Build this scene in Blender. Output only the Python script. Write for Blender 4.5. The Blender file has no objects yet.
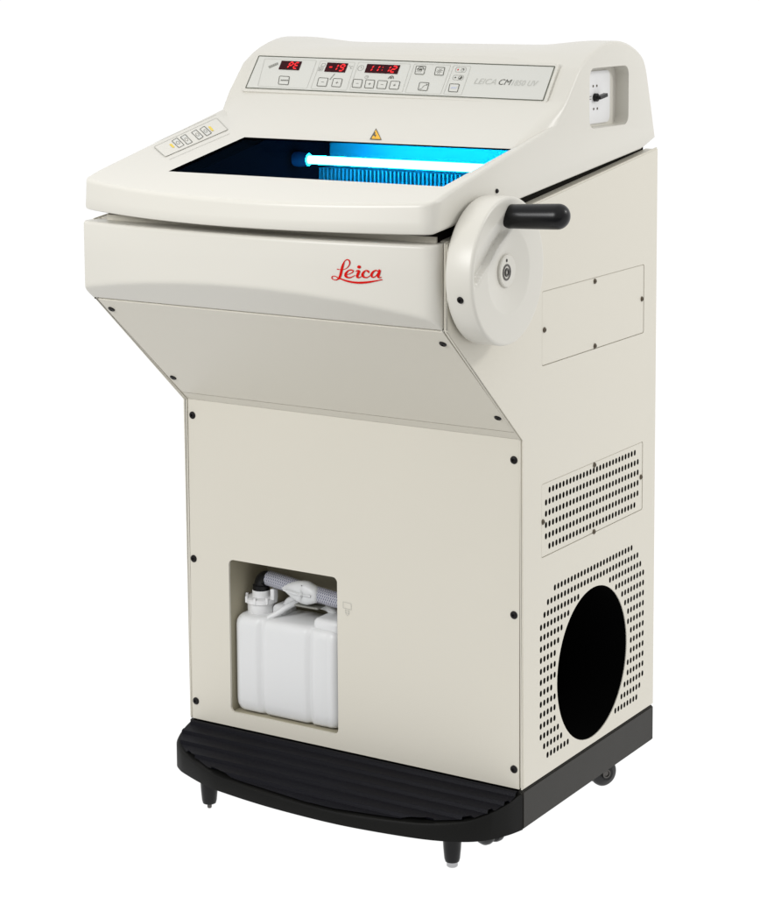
import bpy, bmesh, math
from mathutils import Vector, Matrix

scene = bpy.context.scene
C = scene.collection
PI = math.pi
LIFT = 0.12                       # gauge height of the skirt's top above the floor

# ---------------------------------------------------------------- materials
def mat(name, col, rough=.5, metal=0., spec=.5, bump=0., bscale=400., emis=None, estr=0., sub=0., var=0., coat=0.):
    m = bpy.data.materials.new(name); m.use_nodes = True
    nt = m.node_tree; b = nt.nodes['Principled BSDF']
    b.inputs['Base Color'].default_value = (*col, 1)
    b.inputs['Roughness'].default_value = rough
    b.inputs['Metallic'].default_value = metal
    b.inputs['Specular IOR Level'].default_value = spec
    b.inputs['Coat Weight'].default_value = coat
    if emis:
        b.inputs['Emission Color'].default_value = (*emis, 1)
        b.inputs['Emission Strength'].default_value = estr
    if sub:
        b.inputs['Subsurface Weight'].default_value = sub
        b.inputs['Subsurface Radius'].default_value = (.02, .02, .02)
        b.inputs['Subsurface Scale'].default_value = 1.0
    tc = nt.nodes.new('ShaderNodeTexCoord')
    if bump:
        n = nt.nodes.new('ShaderNodeTexNoise'); n.inputs['Scale'].default_value = bscale; n.inputs['Detail'].default_value = 2
        bp = nt.nodes.new('ShaderNodeBump'); bp.inputs['Strength'].default_value = bump; bp.inputs['Distance'].default_value = .001
        nt.links.new(tc.outputs['Object'], n.inputs['Vector'])
        nt.links.new(n.outputs['Fac'], bp.inputs['Height'])
        nt.links.new(bp.outputs['Normal'], b.inputs['Normal'])
    if var:
        n = nt.nodes.new('ShaderNodeTexNoise'); n.inputs['Scale'].default_value = 7; n.inputs['Detail'].default_value = 5
        r = nt.nodes.new('ShaderNodeMapRange'); r.inputs['To Min'].default_value = 1 - var; r.inputs['To Max'].default_value = 1 + var
        v = nt.nodes.new('ShaderNodeVectorMath'); v.operation = 'SCALE'; v.inputs[0].default_value = col
        nt.links.new(tc.outputs['Object'], n.inputs['Vector'])
        nt.links.new(n.outputs['Fac'], r.inputs['Value']); nt.links.new(r.outputs['Result'], v.inputs['Scale'])
        nt.links.new(v.outputs['Vector'], b.inputs['Base Color'])
        r2 = nt.nodes.new('ShaderNodeMapRange'); r2.inputs['To Min'].default_value = rough - .05; r2.inputs['To Max'].default_value = rough + .06
        nt.links.new(n.outputs['Fac'], r2.inputs['Value']); nt.links.new(r2.outputs['Result'], b.inputs['Roughness'])
    return m

M = {}
M['plastic'] = mat('hood_plastic', (.622, .604, .546), .34, spec=.45, bump=.04, bscale=900, var=.008)
M['paint'] = mat('powder_coat', (.630, .601, .522), .42, spec=.45, bump=.10, bscale=700, var=.008)
M['foil'] = mat('panel_foil', (.590, .588, .545), .35, spec=.4)
M['gap'] = mat('dark_gap', (.010, .009, .007), .7, spec=.05)
M['void'] = mat('black_void', (.002, .002, .002), .9, spec=.02)
M['skirt'] = mat('anthracite_paint', (.028, .0265, .023), .5, spec=.2, bump=.1, bscale=600, var=.03)
M['step'] = mat('black_step_rubber', (.003, .003, .0055), .42, spec=.10, bump=.2, bscale=900, var=.1)
M['stepedge'] = mat('black_step_plastic', (.0055, .0055, .005), .5, spec=.12, bump=.1, bscale=700)
M['blackplastic'] = mat('black_plastic', (.005, .005, .0055), .30, spec=.25)
M['screw'] = mat('black_screw', (.006, .005, .005), .42, spec=.25)
M['steelscrew'] = mat('burnished_screw', (.11, .09, .065), .35, metal=.8)
M['shade_black'] = mat('painted_shade_black', (.00025, .0003, .0006), .9, spec=0.)  # near-black that paints shade into the chamber's left side and hood cavity
M['steel'] = mat('bright_steel', (.42, .42, .43), .3, metal=1.)
M['darksteel'] = mat('dark_steel', (.10, .095, .09), .3, metal=.9)
M['tyre'] = mat('castor_tyre', (.018, .018, .019), .4, spec=.3)
M['line'] = mat('panel_print', (.10, .10, .085), .5, spec=.2)
M['lineLight'] = mat('panel_print_pale', (.42, .42, .38), .5, spec=.2)
M['lineFaint'] = mat('panel_print_faint', (.47, .47, .43), .5, spec=.2)
M['lineMid'] = mat('panel_print_grey', (.25, .25, .225), .5, spec=.2)
M['frameline'] = mat('panel_border_print', (.10, .105, .08), .5, spec=.2)
M['red'] = mat('logo_red', (.56, .006, .003), .5, spec=.06)
M['yellow'] = mat('sign_yellow', (.78, .42, .02), .4, spec=.3)
M['led_y'] = mat('indicator_yellow', (.75, .55, .02), .4, spec=.3)
M['led_g'] = mat('indicator_grey', (.2, .2, .19), .4)
M['dispwin'] = mat('display_window', (.012, .001, .002), .3, spec=.12, emis=(.022, .0, .002), estr=1.)
M['digit'] = mat('display_segment', (.3, .0, .0), .4, emis=(1., .006, .014), estr=.8)
M['print_red'] = mat('red_dot_print', (.6, .03, .03), .4)
M['blueprint'] = mat('pale_blue_print', (.50, .54, .66), .4)
M['chamber'] = mat('chamber_steel', (.05, .052, .055), .45, metal=0., spec=.2, bump=.1, bscale=60)
M['fin'] = mat('cooling_fin', (.032, .032, .034), .4, spec=.3)
M['tube'] = mat('uv_tube', (.1, .3, .5), .3, emis=(.045, .72, 1.), estr=850.)
M['socket'] = mat('lamp_socket', (.30, .42, .65), .4)
M['bottle'] = mat('bottle_polyethylene', (.68, .685, .685), .36, spec=.45, sub=.12, bump=.15, bscale=45)
M['neck'] = mat('white_polypropylene', (.72, .72, .72), .3, spec=.5)
M['clip'] = mat('frosted_clip', (.62, .63, .63), .4, spec=.4, sub=.2)
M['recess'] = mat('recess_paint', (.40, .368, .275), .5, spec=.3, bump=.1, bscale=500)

# braided hose : procedural cross weave
def hose_mat():
    m = mat('braided_hose', (.3, .3, .35), .3, spec=.6)
    nt = m.node_tree; b = nt.nodes['Principled BSDF']
    uv = nt.nodes.new('ShaderNodeUVMap')
    outs = []
    for sgn in (1, -1):
        sx = nt.nodes.new('ShaderNodeSeparateXYZ'); nt.links.new(uv.outputs['UV'], sx.inputs[0])
        a = nt.nodes.new('ShaderNodeMath'); a.operation = 'MULTIPLY'; a.inputs[1].default_value = 9 * sgn
        nt.links.new(sx.outputs['Y'], a.inputs[0])
        c = nt.nodes.new('ShaderNodeMath'); c.operation = 'MULTIPLY_ADD'; c.inputs[1].default_value = 34
        nt.links.new(sx.outputs['X'], c.inputs[0]); nt.links.new(a.outputs[0], c.inputs[2])
        f = nt.nodes.new('ShaderNodeMath'); f.operation = 'FRACT'; nt.links.new(c.outputs[0], f.inputs[0])
        g = nt.nodes.new('ShaderNodeMath'); g.operation = 'LESS_THAN'; g.inputs[1].default_value = .36
        nt.links.new(f.outputs[0], g.inputs[0]); outs.append(g)
    mx = nt.nodes.new('ShaderNodeMath'); mx.operation = 'MAXIMUM'
    nt.links.new(outs[0].outputs[0], mx.inputs[0]); nt.links.new(outs[1].outputs[0], mx.inputs[1])
    mix = nt.nodes.new('ShaderNodeMix'); mix.data_type = 'RGBA'
    mix.inputs['A'].default_value = (.09, .10, .15, 1); mix.inputs['B'].default_value = (.42, .42, .46, 1)
    nt.links.new(mx.outputs[0], mix.inputs['Factor']); nt.links.new(mix.outputs['Result'], b.inputs['Base Color'])
    return m
M['hose'] = hose_mat()

def glass_mat():
    m = bpy.data.materials.new('light_filter_window'); m.use_nodes = True; nt = m.node_tree
    nt.nodes.clear()
    o = nt.nodes.new('ShaderNodeOutputMaterial'); t = nt.nodes.new('ShaderNodeBsdfTransparent')
    t.inputs['Color'].default_value = (.03, .27, .46, 1)  # tint put in to dim room light and colour the chamber blue
    g = nt.nodes.new('ShaderNodeBsdfGlossy'); g.inputs['Roughness'].default_value = .05
    g.inputs['Color'].default_value = (.2, .5, 1., 1)
    mx = nt.nodes.new('ShaderNodeMixShader'); mx.inputs[0].default_value = .006
    nt.links.new(t.outputs[0], mx.inputs[1]); nt.links.new(g.outputs[0], mx.inputs[2]); nt.links.new(mx.outputs[0], o.inputs[0])
    return m
M['glass'] = glass_mat()

# ---------------------------------------------------------------- object helpers
def empty(name, loc, label, cat):
    o = bpy.data.objects.new(name, None); C.objects.link(o)
    o.location = loc; o['label'] = label; o['category'] = cat
    o.empty_display_size = .1
    return o

def top_of(o):
    while o.parent: o = o.parent
    return o

def obj(name, bm, mats, parent, smooth=35, flip=False):
    """mesh given in gauge coordinates -> ONE child object of parent, origin at its centre"""
    me = bpy.data.meshes.new(name)
    bmesh.ops.recalc_face_normals(bm, faces=bm.faces)
    bm.to_mesh(me); bm.free()
    return link_mesh(name, me, mats, parent, smooth)

def world_loc(o):
    l = Vector(o.location)
    while o.parent: o = o.parent; l = l + Vector(o.location)
    return l

def link_mesh(name, me, mats, parent, smooth=35):
    if not isinstance(mats, (list, tuple)): mats = [mats]
    for m in mats: me.materials.append(M[m])
    vs = [v.co for v in me.vertices]
    lo = Vector([min(v[i] for v in vs) for i in range(3)]); hi = Vector([max(v[i] for v in vs) for i in range(3)])
    ctr = (lo + hi) / 2
    me.transform(Matrix.Translation(-ctr))
    if smooth:
        for p in me.polygons: p.use_smooth = True
        me.set_sharp_from_angle(angle=math.radians(smooth))
    o = bpy.data.objects.new(name, me); C.objects.link(o)
    o.parent = parent
    w = ctr + Vector((0, 0, LIFT))
    o.location = w - (world_loc(parent) if parent else Vector((0, 0, 0)))
    return o

def cut(o, cutters):
    """subtract closed bmeshes (gauge coordinates) from o; (bm, material key) pairs"""
    wl = world_loc(o) - Vector((0, 0, LIFT))
    for cb, key in cutters:
        me = bpy.data.meshes.new('cutter'); bmesh.ops.recalc_face_normals(cb, faces=cb.faces); cb.to_mesh(me); cb.free()
        me.transform(Matrix.Translation(-wl)); me.materials.append(M[key])
        co = bpy.data.objects.new('cutter', me); C.objects.link(co)
        co.matrix_world = Matrix.Translation(world_loc(o))
        bpy.context.view_layer.update()
        md = o.modifiers.new('b', 'BOOLEAN'); md.operation = 'DIFFERENCE'; md.solver = 'EXACT'; md.object = co
        md.material_mode = 'TRANSFER'
        dg = bpy.context.evaluated_depsgraph_get()
        new = bpy.data.meshes.new_from_object(o.evaluated_get(dg))
        o.modifiers.clear()
        o.data = new
        bpy.data.objects.remove(co)
    for p in o.data.polygons: p.use_smooth = True
    o.data.set_sharp_from_angle(angle=math.radians(35))
    bpy.context.view_layer.update()

def box(bm, x0, x1, y0, y1, z0, z1, bev=0., seg=2, mi=0):
    r = bmesh.ops.create_cube(bm, size=1)
    vs = r['verts']
    for v in vs:
        v.co = Vector(((x0 + x1) / 2 + v.co.x * (x1 - x0), (y0 + y1) / 2 + v.co.y * (y1 - y0), (z0 + z1) / 2 + v.co.z * (z1 - z0)))
    fs = set(f for v in vs for f in v.link_faces)
    for f in fs: f.material_index = mi
    if bev:
        es = list(set(e for f in fs for e in f.edges))
        bmesh.ops.bevel(bm, geom=es, offset=bev, segments=seg, affect='EDGES', profile=.5)
    return bm

def prism(bm, pts, fn, h0, h1, mi=0):
    """extrude 2D polygon pts; fn(a, b, h) -> Vector"""
    a = [bm.verts.new(fn(p[0], p[1], h0)) for p in pts]
    b = [bm.verts.new(fn(p[0], p[1], h1)) for p in pts]
    fs = [bm.faces.new(a[::-1]), bm.faces.new(b)]
    n = len(pts)
    for i in range(n):
        fs.append(bm.faces.new((a[i], a[(i + 1) % n], b[(i + 1) % n], b[i])))
    for f in fs: f.material_index = mi
    return fs, a, b

YZ = lambda y, z, x: Vector((x, y, z))
XZ = lambda x, z, y: Vector((x, y, z))
XY = lambda x, y, z: Vector((x, y, z))

def rrect(x0, x1, y0, y1, r, n=5):
    out = []
    for cx, cy, a0 in ((x1 - r, y1 - r, 0), (x0 + r, y1 - r, 90), (x0 + r, y0 + r, 180), (x1 - r, y0 + r, 270)):
        for k in range(n + 1):
            a = math.radians(a0 + 90 * k / n); out.append((cx + r * math.cos(a), cy + r * math.sin(a)))
    return out

def circ(cx, cy, rx, ry=None, n=24):
    ry = ry or rx
    return [(cx + rx * math.cos(2 * PI * k / n), cy + ry * math.sin(2 * PI * k / n)) for k in range(n)]

def lathe(bm, prof, fn, n=48, mi=0):
    """prof: (radius, height); fn(a, b, h)"""
    rings = []
    for r, h in prof:
        if r < 1e-6: rings.append([bm.verts.new(fn(0, 0, h))])
        else: rings.append([bm.verts.new(fn(r * math.cos(2 * PI * k / n), r * math.sin(2 * PI * k / n), h)) for k in range(n)])
    for A, B in zip(rings, rings[1:]):
        for k in range(n):
            a0, a1 = A[k % len(A)], A[(k + 1) % len(A)]; b0, b1 = B[k % len(B)], B[(k + 1) % len(B)]
            vs = [a0]
            if a1 is not a0: vs.append(a1)
            if b1 is not b0: vs.append(b1)
            else: vs.append(b1)
            if b0 is not b1: vs.append(b0)
            try: f = bm.faces.new(vs); f.material_index = mi
            except ValueError: pass
    return rings

def tube_path(bm, pts, rad, n=16, mi=0, uv=False):
    pts = [Vector(p) for p in pts]
    if not isinstance(rad, (list, tuple)): rad = [rad] * len(pts)
    rings = []; L = 0; Ls = []
    up = Vector((0, 0, 1))
    for i, p in enumerate(pts):
        t = (pts[min(i + 1, len(pts) - 1)] - pts[max(i - 1, 0)]).normalized()
        a = t.cross(up)
        if a.length < .1: a = t.cross(Vector((0, 1, 0)))
        a.normalize(); b = a.cross(t)
        rings.append([bm.verts.new(p + rad[i] * (math.cos(2 * PI * k / n) * a + math.sin(2 * PI * k / n) * b)) for k in range(n)])
        if i: L += (p - pts[i - 1]).length
        Ls.append(L)
    lay = bm.loops.layers.uv.verify() if uv else None
    for i in range(len(rings) - 1):
        for k in range(n):
            f = bm.faces.new((rings[i][k], rings[i][(k + 1) % n], rings[i + 1][(k + 1) % n], rings[i + 1][k])); f.material_index = mi
            if uv:
                for l, (uu, vv) in zip(f.loops, ((Ls[i], k / n), (Ls[i], (k + 1) / n), (Ls[i + 1], (k + 1) / n), (Ls[i + 1], k / n))):
                    l[lay].uv = (uu * 8, vv)
    bm.faces.new(rings[0][::-1]).material_index = mi; bm.faces.new(rings[-1]).material_index = mi

def catmull(P, n=8):
    out = []
    for i in range(len(P) - 1):
        p0 = P[max(i - 1, 0)]; p1 = P[i]; p2 = P[i + 1]; p3 = P[min(i + 2, len(P) - 1)]
        for k in range(n):
            t = k / n
            out.append(tuple(.5 * ((2 * b) + (-a + c) * t + (2 * a - 5 * b + 4 * c - d) * t * t + (-a + 3 * b - 3 * c + d) * t ** 3)
                             for a, b, c, d in zip(p0, p1, p2, p3)))
    out.append(tuple(P[-1])); return out

def ribbon(bm, P, fn, h, mi=0, hr=0.):
    """P: (a, b, width) smooth stroke; fn(a, b, h)"""
    n = len(P); prev = None
    for i, (a, b, w) in enumerate(P):
        a0, b0 = P[max(i - 1, 0)][:2]; a1, b1 = P[min(i + 1, n - 1)][:2]
        dx, dy = a1 - a0, b1 - b0; l = math.hypot(dx, dy) or 1
        nx, ny = -dy / l * w / 2, dx / l * w / 2
        hh = h + hr * i / n
        cur = (bm.verts.new(fn(a + nx, b + ny, hh)), bm.verts.new(fn(a - nx, b - ny, hh)))
        if prev:
            f = bm.faces.new((prev[0], prev[1], cur[1], cur[0])); f.material_index = mi
        prev = cur

def poly(bm, pts, fn, h, mi=0):
    f = bm.faces.new([bm.verts.new(fn(p[0], p[1], h)) for p in pts]); f.material_index = mi

def outline(bm, pts, w, fn, h, mi=0):
    """closed outline of a polygon, line width w, inside it"""
    n = len(pts); cx = sum(p[0] for p in pts) / n; cy = sum(p[1] for p in pts) / n
    A = sum(pts[i][0] * pts[(i + 1) % n][1] - pts[(i + 1) % n][0] * pts[i][1] for i in range(n))
    s = 1 if A > 0 else -1
    inn = []
    for i in range(n):
        p0, p1, p2 = pts[i - 1], pts[i], pts[(i + 1) % n]
        e1 = Vector((p1[0] - p0[0], p1[1] - p0[1])).normalized(); e2 = Vector((p2[0] - p1[0], p2[1] - p1[1])).normalized()
        n1 = Vector((-e1.y, e1.x)) * s; n2 = Vector((-e2.y, e2.x)) * s
        b = (n1 + n2); d = b.length_squared
        b = b * (2 / d) if d > .2 else n1
        inn.append((p1[0] + b.x * w, p1[1] + b.y * w))
    for i in range(n):
        j = (i + 1) % n
        f = bm.faces.new([bm.verts.new(fn(*q, h)) for q in (pts[i], pts[j], inn[j], inn[i])]); f.material_index = mi

def rquad(q, r=.0014, n=3):
    """rounded corners on a quad"""
    out = []
    m = len(q)
    for i in range(m):
        p0, p, p2 = Vector(q[i - 1]), Vector(q[i]), Vector(q[(i + 1) % m])
        a = p + (p0 - p).normalized() * r; b = p + (p2 - p).normalized() * r
        for k in range(n + 1):
            t = k / n; out.append(tuple((1 - t) ** 2 * a + 2 * t * (1 - t) * p + t * t * b))
    return out

def screw(parent, pos, nrm, r=.0055, key='screw', name='screw'):
    """pan head screw with a cross recess, nrm = outward direction"""
    nrm = Vector(nrm).normalized()
    a = nrm.cross(Vector((0, 0, 1)));
    if a.length < .1: a = nrm.cross(Vector((0, 1, 0)))
    a.normalize(); b = nrm.cross(a); p = Vector(pos)
    fn = lambda u, v, h: p + a * u + b * v + nrm * h
    bm = bmesh.new()
    lathe(bm, [(r, -.0012), (r, .0006), (r * .82, .0018), (r * .5, .0024), (r * .34, .0024), (r * .3, .0006), (0, .0004)], fn, 16)
    return obj(name, bm, [key], parent, 30)

# ================================================================ THE CABINET
root = empty('laboratory_cryostat', (-.3, .1, 0),
             'tall cream floor-standing cryostat with open blue-lit chamber, hand wheel and black base', 'cryostat')

D = .4358; ZT = .8965
diagz = lambda y: .5139 - .8705 * y
sidetop = lambda y: .8425 + .1239 * y

# --- hood ------------------------------------------------------------------
zr = lambda y: .932 + .235 * y                      # sloping plane of the rim
def sstep(a, b, x):
    t = min(1, max(0, (x - a) / (b - a))); return t * t * (3 - 2 * t)

cheek_top = catmull([(.165, 1.0285), (.1996, 1.0475), (.245, 1.0615), (.285, 1.0662), (.3257, 1.062), (.3676, 1.047), (.3892, 1.028), (.4042, .9874), (.4273, .9117)], 4)
mid_top = catmull([(.178, 1.0440), (.203, 1.0535), (.245, 1.0575), (.285, 1.0585), (.3257, 1.0560), (.3676, 1.0430), (.3892, 1.0245), (.4042, .9860), (.4273, .9117)], 4)

def hood_section(x):
    d = min(-x, x + .6)
    t = (x + .3) / .29
    yf = -.282 + (.044 if x < -.3 else .030) * t * t
    R = .016
    if d < R: yf += R - math.sqrt(max(0, R * R - (R - d) ** 2))
    w = 1 - sstep(.035, .135, d)                    # 1 = cheek
    if x < -.3: wy = .108 * (1 - sstep(0, .118, d) ** .8)
    else: wy = .0991 * (1 - min(1, d / .02))
    yF = max(0., wy); dz = .0075 * min(1, d / .12 if x < -.3 else d / .02)
    zb = lambda y: .857 + .107 * y
    P = []
    P += [(yf + .006, zb(yf) + .0), (yf + .0015, zb(yf) + .0015), (yf, zb(yf) + .006)]
    zt = zr(yf); r = .0070
    P.append((yf + .0015, zb(yf) * .5 + (zt - r) * .5))
    for k in range(6):
        a = k / 5 * math.radians(83)
        P.append((yf + .0025 + r * (1 - math.cos(a)), zt - r + .0005 + r * math.sin(a)))
    y0 = yf + .026
    for k in range(1, 5): 
        y = y0 + (-.185 - y0) * k / 4
        P.append((y, zr(y)))
    for k in range(1, 5):
        y = -.185 + (yF + .185) * k / 5
        P.append((y, zr(y) - dz * k / 5))
    F = (yF, zr(yF) - dz); P.append(F)
    G0 = (.1258, .985); G1 = (.1290, .9885)
    sF = 1 if yF > .09 else 0
    H = cheek_top[0] if w == 1 else tuple(w * a + (1 - w) * b for a, b in zip(cheek_top[0], mid_top[0]))
    # F -> G : lower console face
    for k in range(1, 4):
        t = k / 4; P.append((F[0] + (G0[0] - F[0]) * t, F[1] + (G0[1] - F[1]) * t))
    P.append(G0); P.append(G1)
    P.append(((G1[0] + H[0]) / 2, (G1[1] + H[1]) / 2))
    for a, b in zip(cheek_top, mid_top): P.append(tuple(w * p + (1 - w) * q for p, q in zip(a, b)))
    P.append((.400, .9035)); P.append((.378, .8975))
    # edge rounding at both side faces
    rr = .0055
    e = rr - math.sqrt(max(0, rr * rr - (rr - d) ** 2)) if d < rr else 0
    if e > 0:
        n = len(P); Q = []
        for i in range(n):
            a = Vector(P[i - 1]); b = Vector(P[i]); c = Vector(P[(i + 1) % n])
            e1 = (b - a).normalized(); e2 = (c - b).normalized()
            n1 = Vector((e1.y, -e1.x)); n2 = Vector((e2.y, -e2.x)); m = n1 + n2
            m = m * (2 / m.length_squared) if m.length_squared > .6 else m.normalized()
            q = b + m * e
            Q.append((q.x, q.y))
        P = Q
    return P

ds = [0, .0004, .0013, .0028, .0046, .0065, .009, .013, .02, .027, .034, .045, .06, .08, .1, .118, .15, .2, .25]
xs = sorted(set([-.6 + d for d in ds] + [-.3] + [-d for d in ds]))
bm = bmesh.new(); prev = None
secs = []
for x in xs:
    secs.append([bm.verts.new((x, y, z)) for y, z in hood_section(x)])
n = len(secs[0])
for A, B in zip(secs, secs[1:]):
    for i in range(n):
        bm.faces.new((A[i], B[i], B[(i + 1) % n], A[(i + 1) % n]))
bm.faces.new(secs[0]); bm.faces.new(secs[-1][::-1])
hood = obj('hood', bm, ['plastic', 'shade_black'], root, 28)
# opening and cavity under the console
cb = bmesh.new()
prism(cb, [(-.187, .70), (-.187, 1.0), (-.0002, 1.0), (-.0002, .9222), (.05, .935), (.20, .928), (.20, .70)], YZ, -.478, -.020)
cuts = [(cb, 'shade_black')]
# recess of the mains switch in the right cheek
cb = bmesh.new()
prism(cb, rrect(.199, .3290, .9395, 1.0285, .014), YZ, -.022, .05)
cuts.append((cb, 'plastic'))
cut(hood, cuts)
# soften the recess floor: a pale plate with breakers
pl = bmesh.new()
fs, a, b = prism(pl, rrect(.214, .305, .944, 1.022, .010), YZ, -.0218, -.0196)
plate = obj('switch_plate', pl, ['neck'], root, 35)
bm = bmesh.new()
lathe(bm, [(0, .0), (.0062, 0), (.0062, .005), (.005, .006), (0, .006)], lambda a, b, h: Vector((-.0196 + h, .254 + a, .983 + b)), 20)
bmesh.ops.create_cube(bm, size=1, matrix=Matrix.Translation((-.0110, .262, .9845)) @ Matrix.Rotation(math.radians(8), 4, 'X') @ Matrix.Diagonal((.007, .024, .0052, 1)))
obj('switch_lever', bm, ['blackplastic'], plate, 35)
for yy, zz in ((.249, 1.000), (.261, 1.000), (.251, .966), (.263, .966)):
    bm = bmesh.new(); prism(bm, circ(yy, zz, .0019, n=10), YZ, -.0194, -.0190)
    obj('switch_dot', bm, ['steelscrew'], plate, 0)
for yy, zz in ((.240, .981), (.240, .985), (.284, .981)):
    bm = bmesh.new(); box(bm, -.0194, -.0191, yy - .003, yy + .003, zz - .0006, zz + .0006)
    obj('switch_print', bm, ['lineMid'], plate, 0)
screw(hood, (.0004, -.079, .8735), (1, 0, 0), .0032)

# --- control panel on the console ------------------------------------------
O = Vector((-.571, .128, .9866)); S = Vector((0, .653, .757)).normalized(); N = Vector((0, -S.z, S.y))
CP = lambda u, v, h: O + Vector((u * .001, 0, 0)) + S * ((v - 0) * .001) + N * h
CPk = CP
PH = .0042
bm = bmesh.new()
fr = rquad([(-6.5, 71.5), (538.5, 62.5), (541.8, -11.5), (-1.5, -4.5)], 5, 5)
fs, a, b = prism(bm, fr, CP, -.012, PH - .0002)
es = [e for e in bm.edges if all(v in b for v in e.verts)]
bmesh.ops.bevel(bm, geom=es, offset=.0018, segments=3, affect='EDGES', profile=.5)
panel = obj('control_panel', bm, ['plastic'], root, 40)
bm = bmesh.new()
inn = [(1.5, 66.0), (534.2, 57.2), (536.8, -7.0), (4.8, .4)]
prism(bm, rquad(inn, 2.0, 3), CP, PH - .001, PH + .0003)
obj('panel_foil', bm, ['foil'], panel, 0)
bm = bmesh.new(); outline(bm, rquad(inn, 2.0, 3), 1.8, CP, PH + .0006)
obj('panel_border', bm, ['frameline'], panel, 0)
HL = PH + .0007
groups = [[(16.0, 59.8), (115.7, 58.6), (120.9, 2.8), (26.9, 5.0)], [(122.9, 57.8), (187.9, 56.2), (194.6, 1.6), (127.8, 3.0)],
          [(193.8, 56.9), (288.6, 55.5), (294.7, .9), (199.4, 2.9)], [(294.5, 55.9), (358.9, 54.6), (362.3, -.5), (299.3, .7)],
          [(363.7, 54.5), (394.4, 53.6), (398.0, -1.3), (366.8, -.4)]]
for g in groups:
    bm = bmesh.new(); outline(bm, rquad(g, 2.5, 3), .45, CP, HL)
    obj('group_outline', bm, ['lineLight'], panel, 0)

SEG = {'a': ((0, 1), (1, 1)), 'b': ((1, 1), (1, .5)), 'c': ((1, .5), (1, 0)), 'd': ((0, 0), (1, 0)), 'e': ((0, .5), (0, 0)), 'f': ((0, 1), (0, .5)), 'g': ((0, .5), (1, .5))}
DIG = {'P': 'abefg', 'E': 'adefg', '1': 'bc', '9': 'abcdfg', '2': 'abged', '-': 'g'}
def display(q, text, cw, x0):
    """q: TL TR BR BL in mm; text laid by (u fraction)"""
    bm = bmesh.new(); poly(bm, q, CP, HL + .0002, 0)
    TL, TR, BR, BL = [Vector(p) for p in q]
    W = (TR - TL).length; H = (TL - BL).length
    def mp(u, v, h):                                   # u,v in 0..1 of the window
        p = (BL * (1 - u) + BR * u) * (1 - v) + (TL * (1 - u) + TR * u) * v
        return CP(p.x, p.y, h)
    for ch, x in zip(text, x0):
        if ch == ':':
            for vv in (.34, .66):
                poly(bm, [(x - .011, vv - .06), (x + .011, vv - .06), (x + .015, vv + .06), (x - .007, vv + .06)], mp, HL + .0006, 1)
            continue
        y0, y1 = .17, .83
        hh = y1 - y0
        for s in DIG[ch]:
            (a0, b0), (a1, b1) = SEG[s]
            A = (x + a0 * cw + b0 * .035, y0 + b0 * hh); B = (x + a1 * cw + b1 * .035, y0 + b1 * hh)
            tw = 1.35 / W; th = 2.8 / H
            if a0 != a1:
                pts = [(A[0] + tw * .2, A[1]), (A[0] + tw, A[1] + th / 2), (B[0] - tw, B[1] + th / 2), (B[0] - tw * .2, B[1]), (B[0] - tw, B[1] - th / 2), (A[0] + tw, A[1] - th / 2)]
            else:
                g = th * .22
                pts = [(A[0], A[1] - g), (A[0] + tw, A[1] - g - th * .35), (B[0] + tw, B[1] + g + th * .35), (B[0], B[1] + g), (B[0] - tw, B[1] + g + th * .35), (A[0] - tw, A[1] - g - th * .35)]
            poly(bm, pts, mp, HL + .0006, 1)
    return obj('display', bm, ['dispwin', 'digit'], panel, 0)
display([(50.4, 56.3), (89.6, 55.4), (90.9, 37.9), (51.8, 38.7)], 'PE', .17, (.42, .69))
display([(137.6, 54.6), (176.4, 53.7), (177.4, 35.6), (138.5, 36.6)], '-19', .18, (.14, .36, .68))
display([(211.1, 53.5), (271.2, 52.4), (272.2, 35.2), (212.7, 36.6)], '11:12', .125, (.06, .25, .51, .58, .77))

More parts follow.
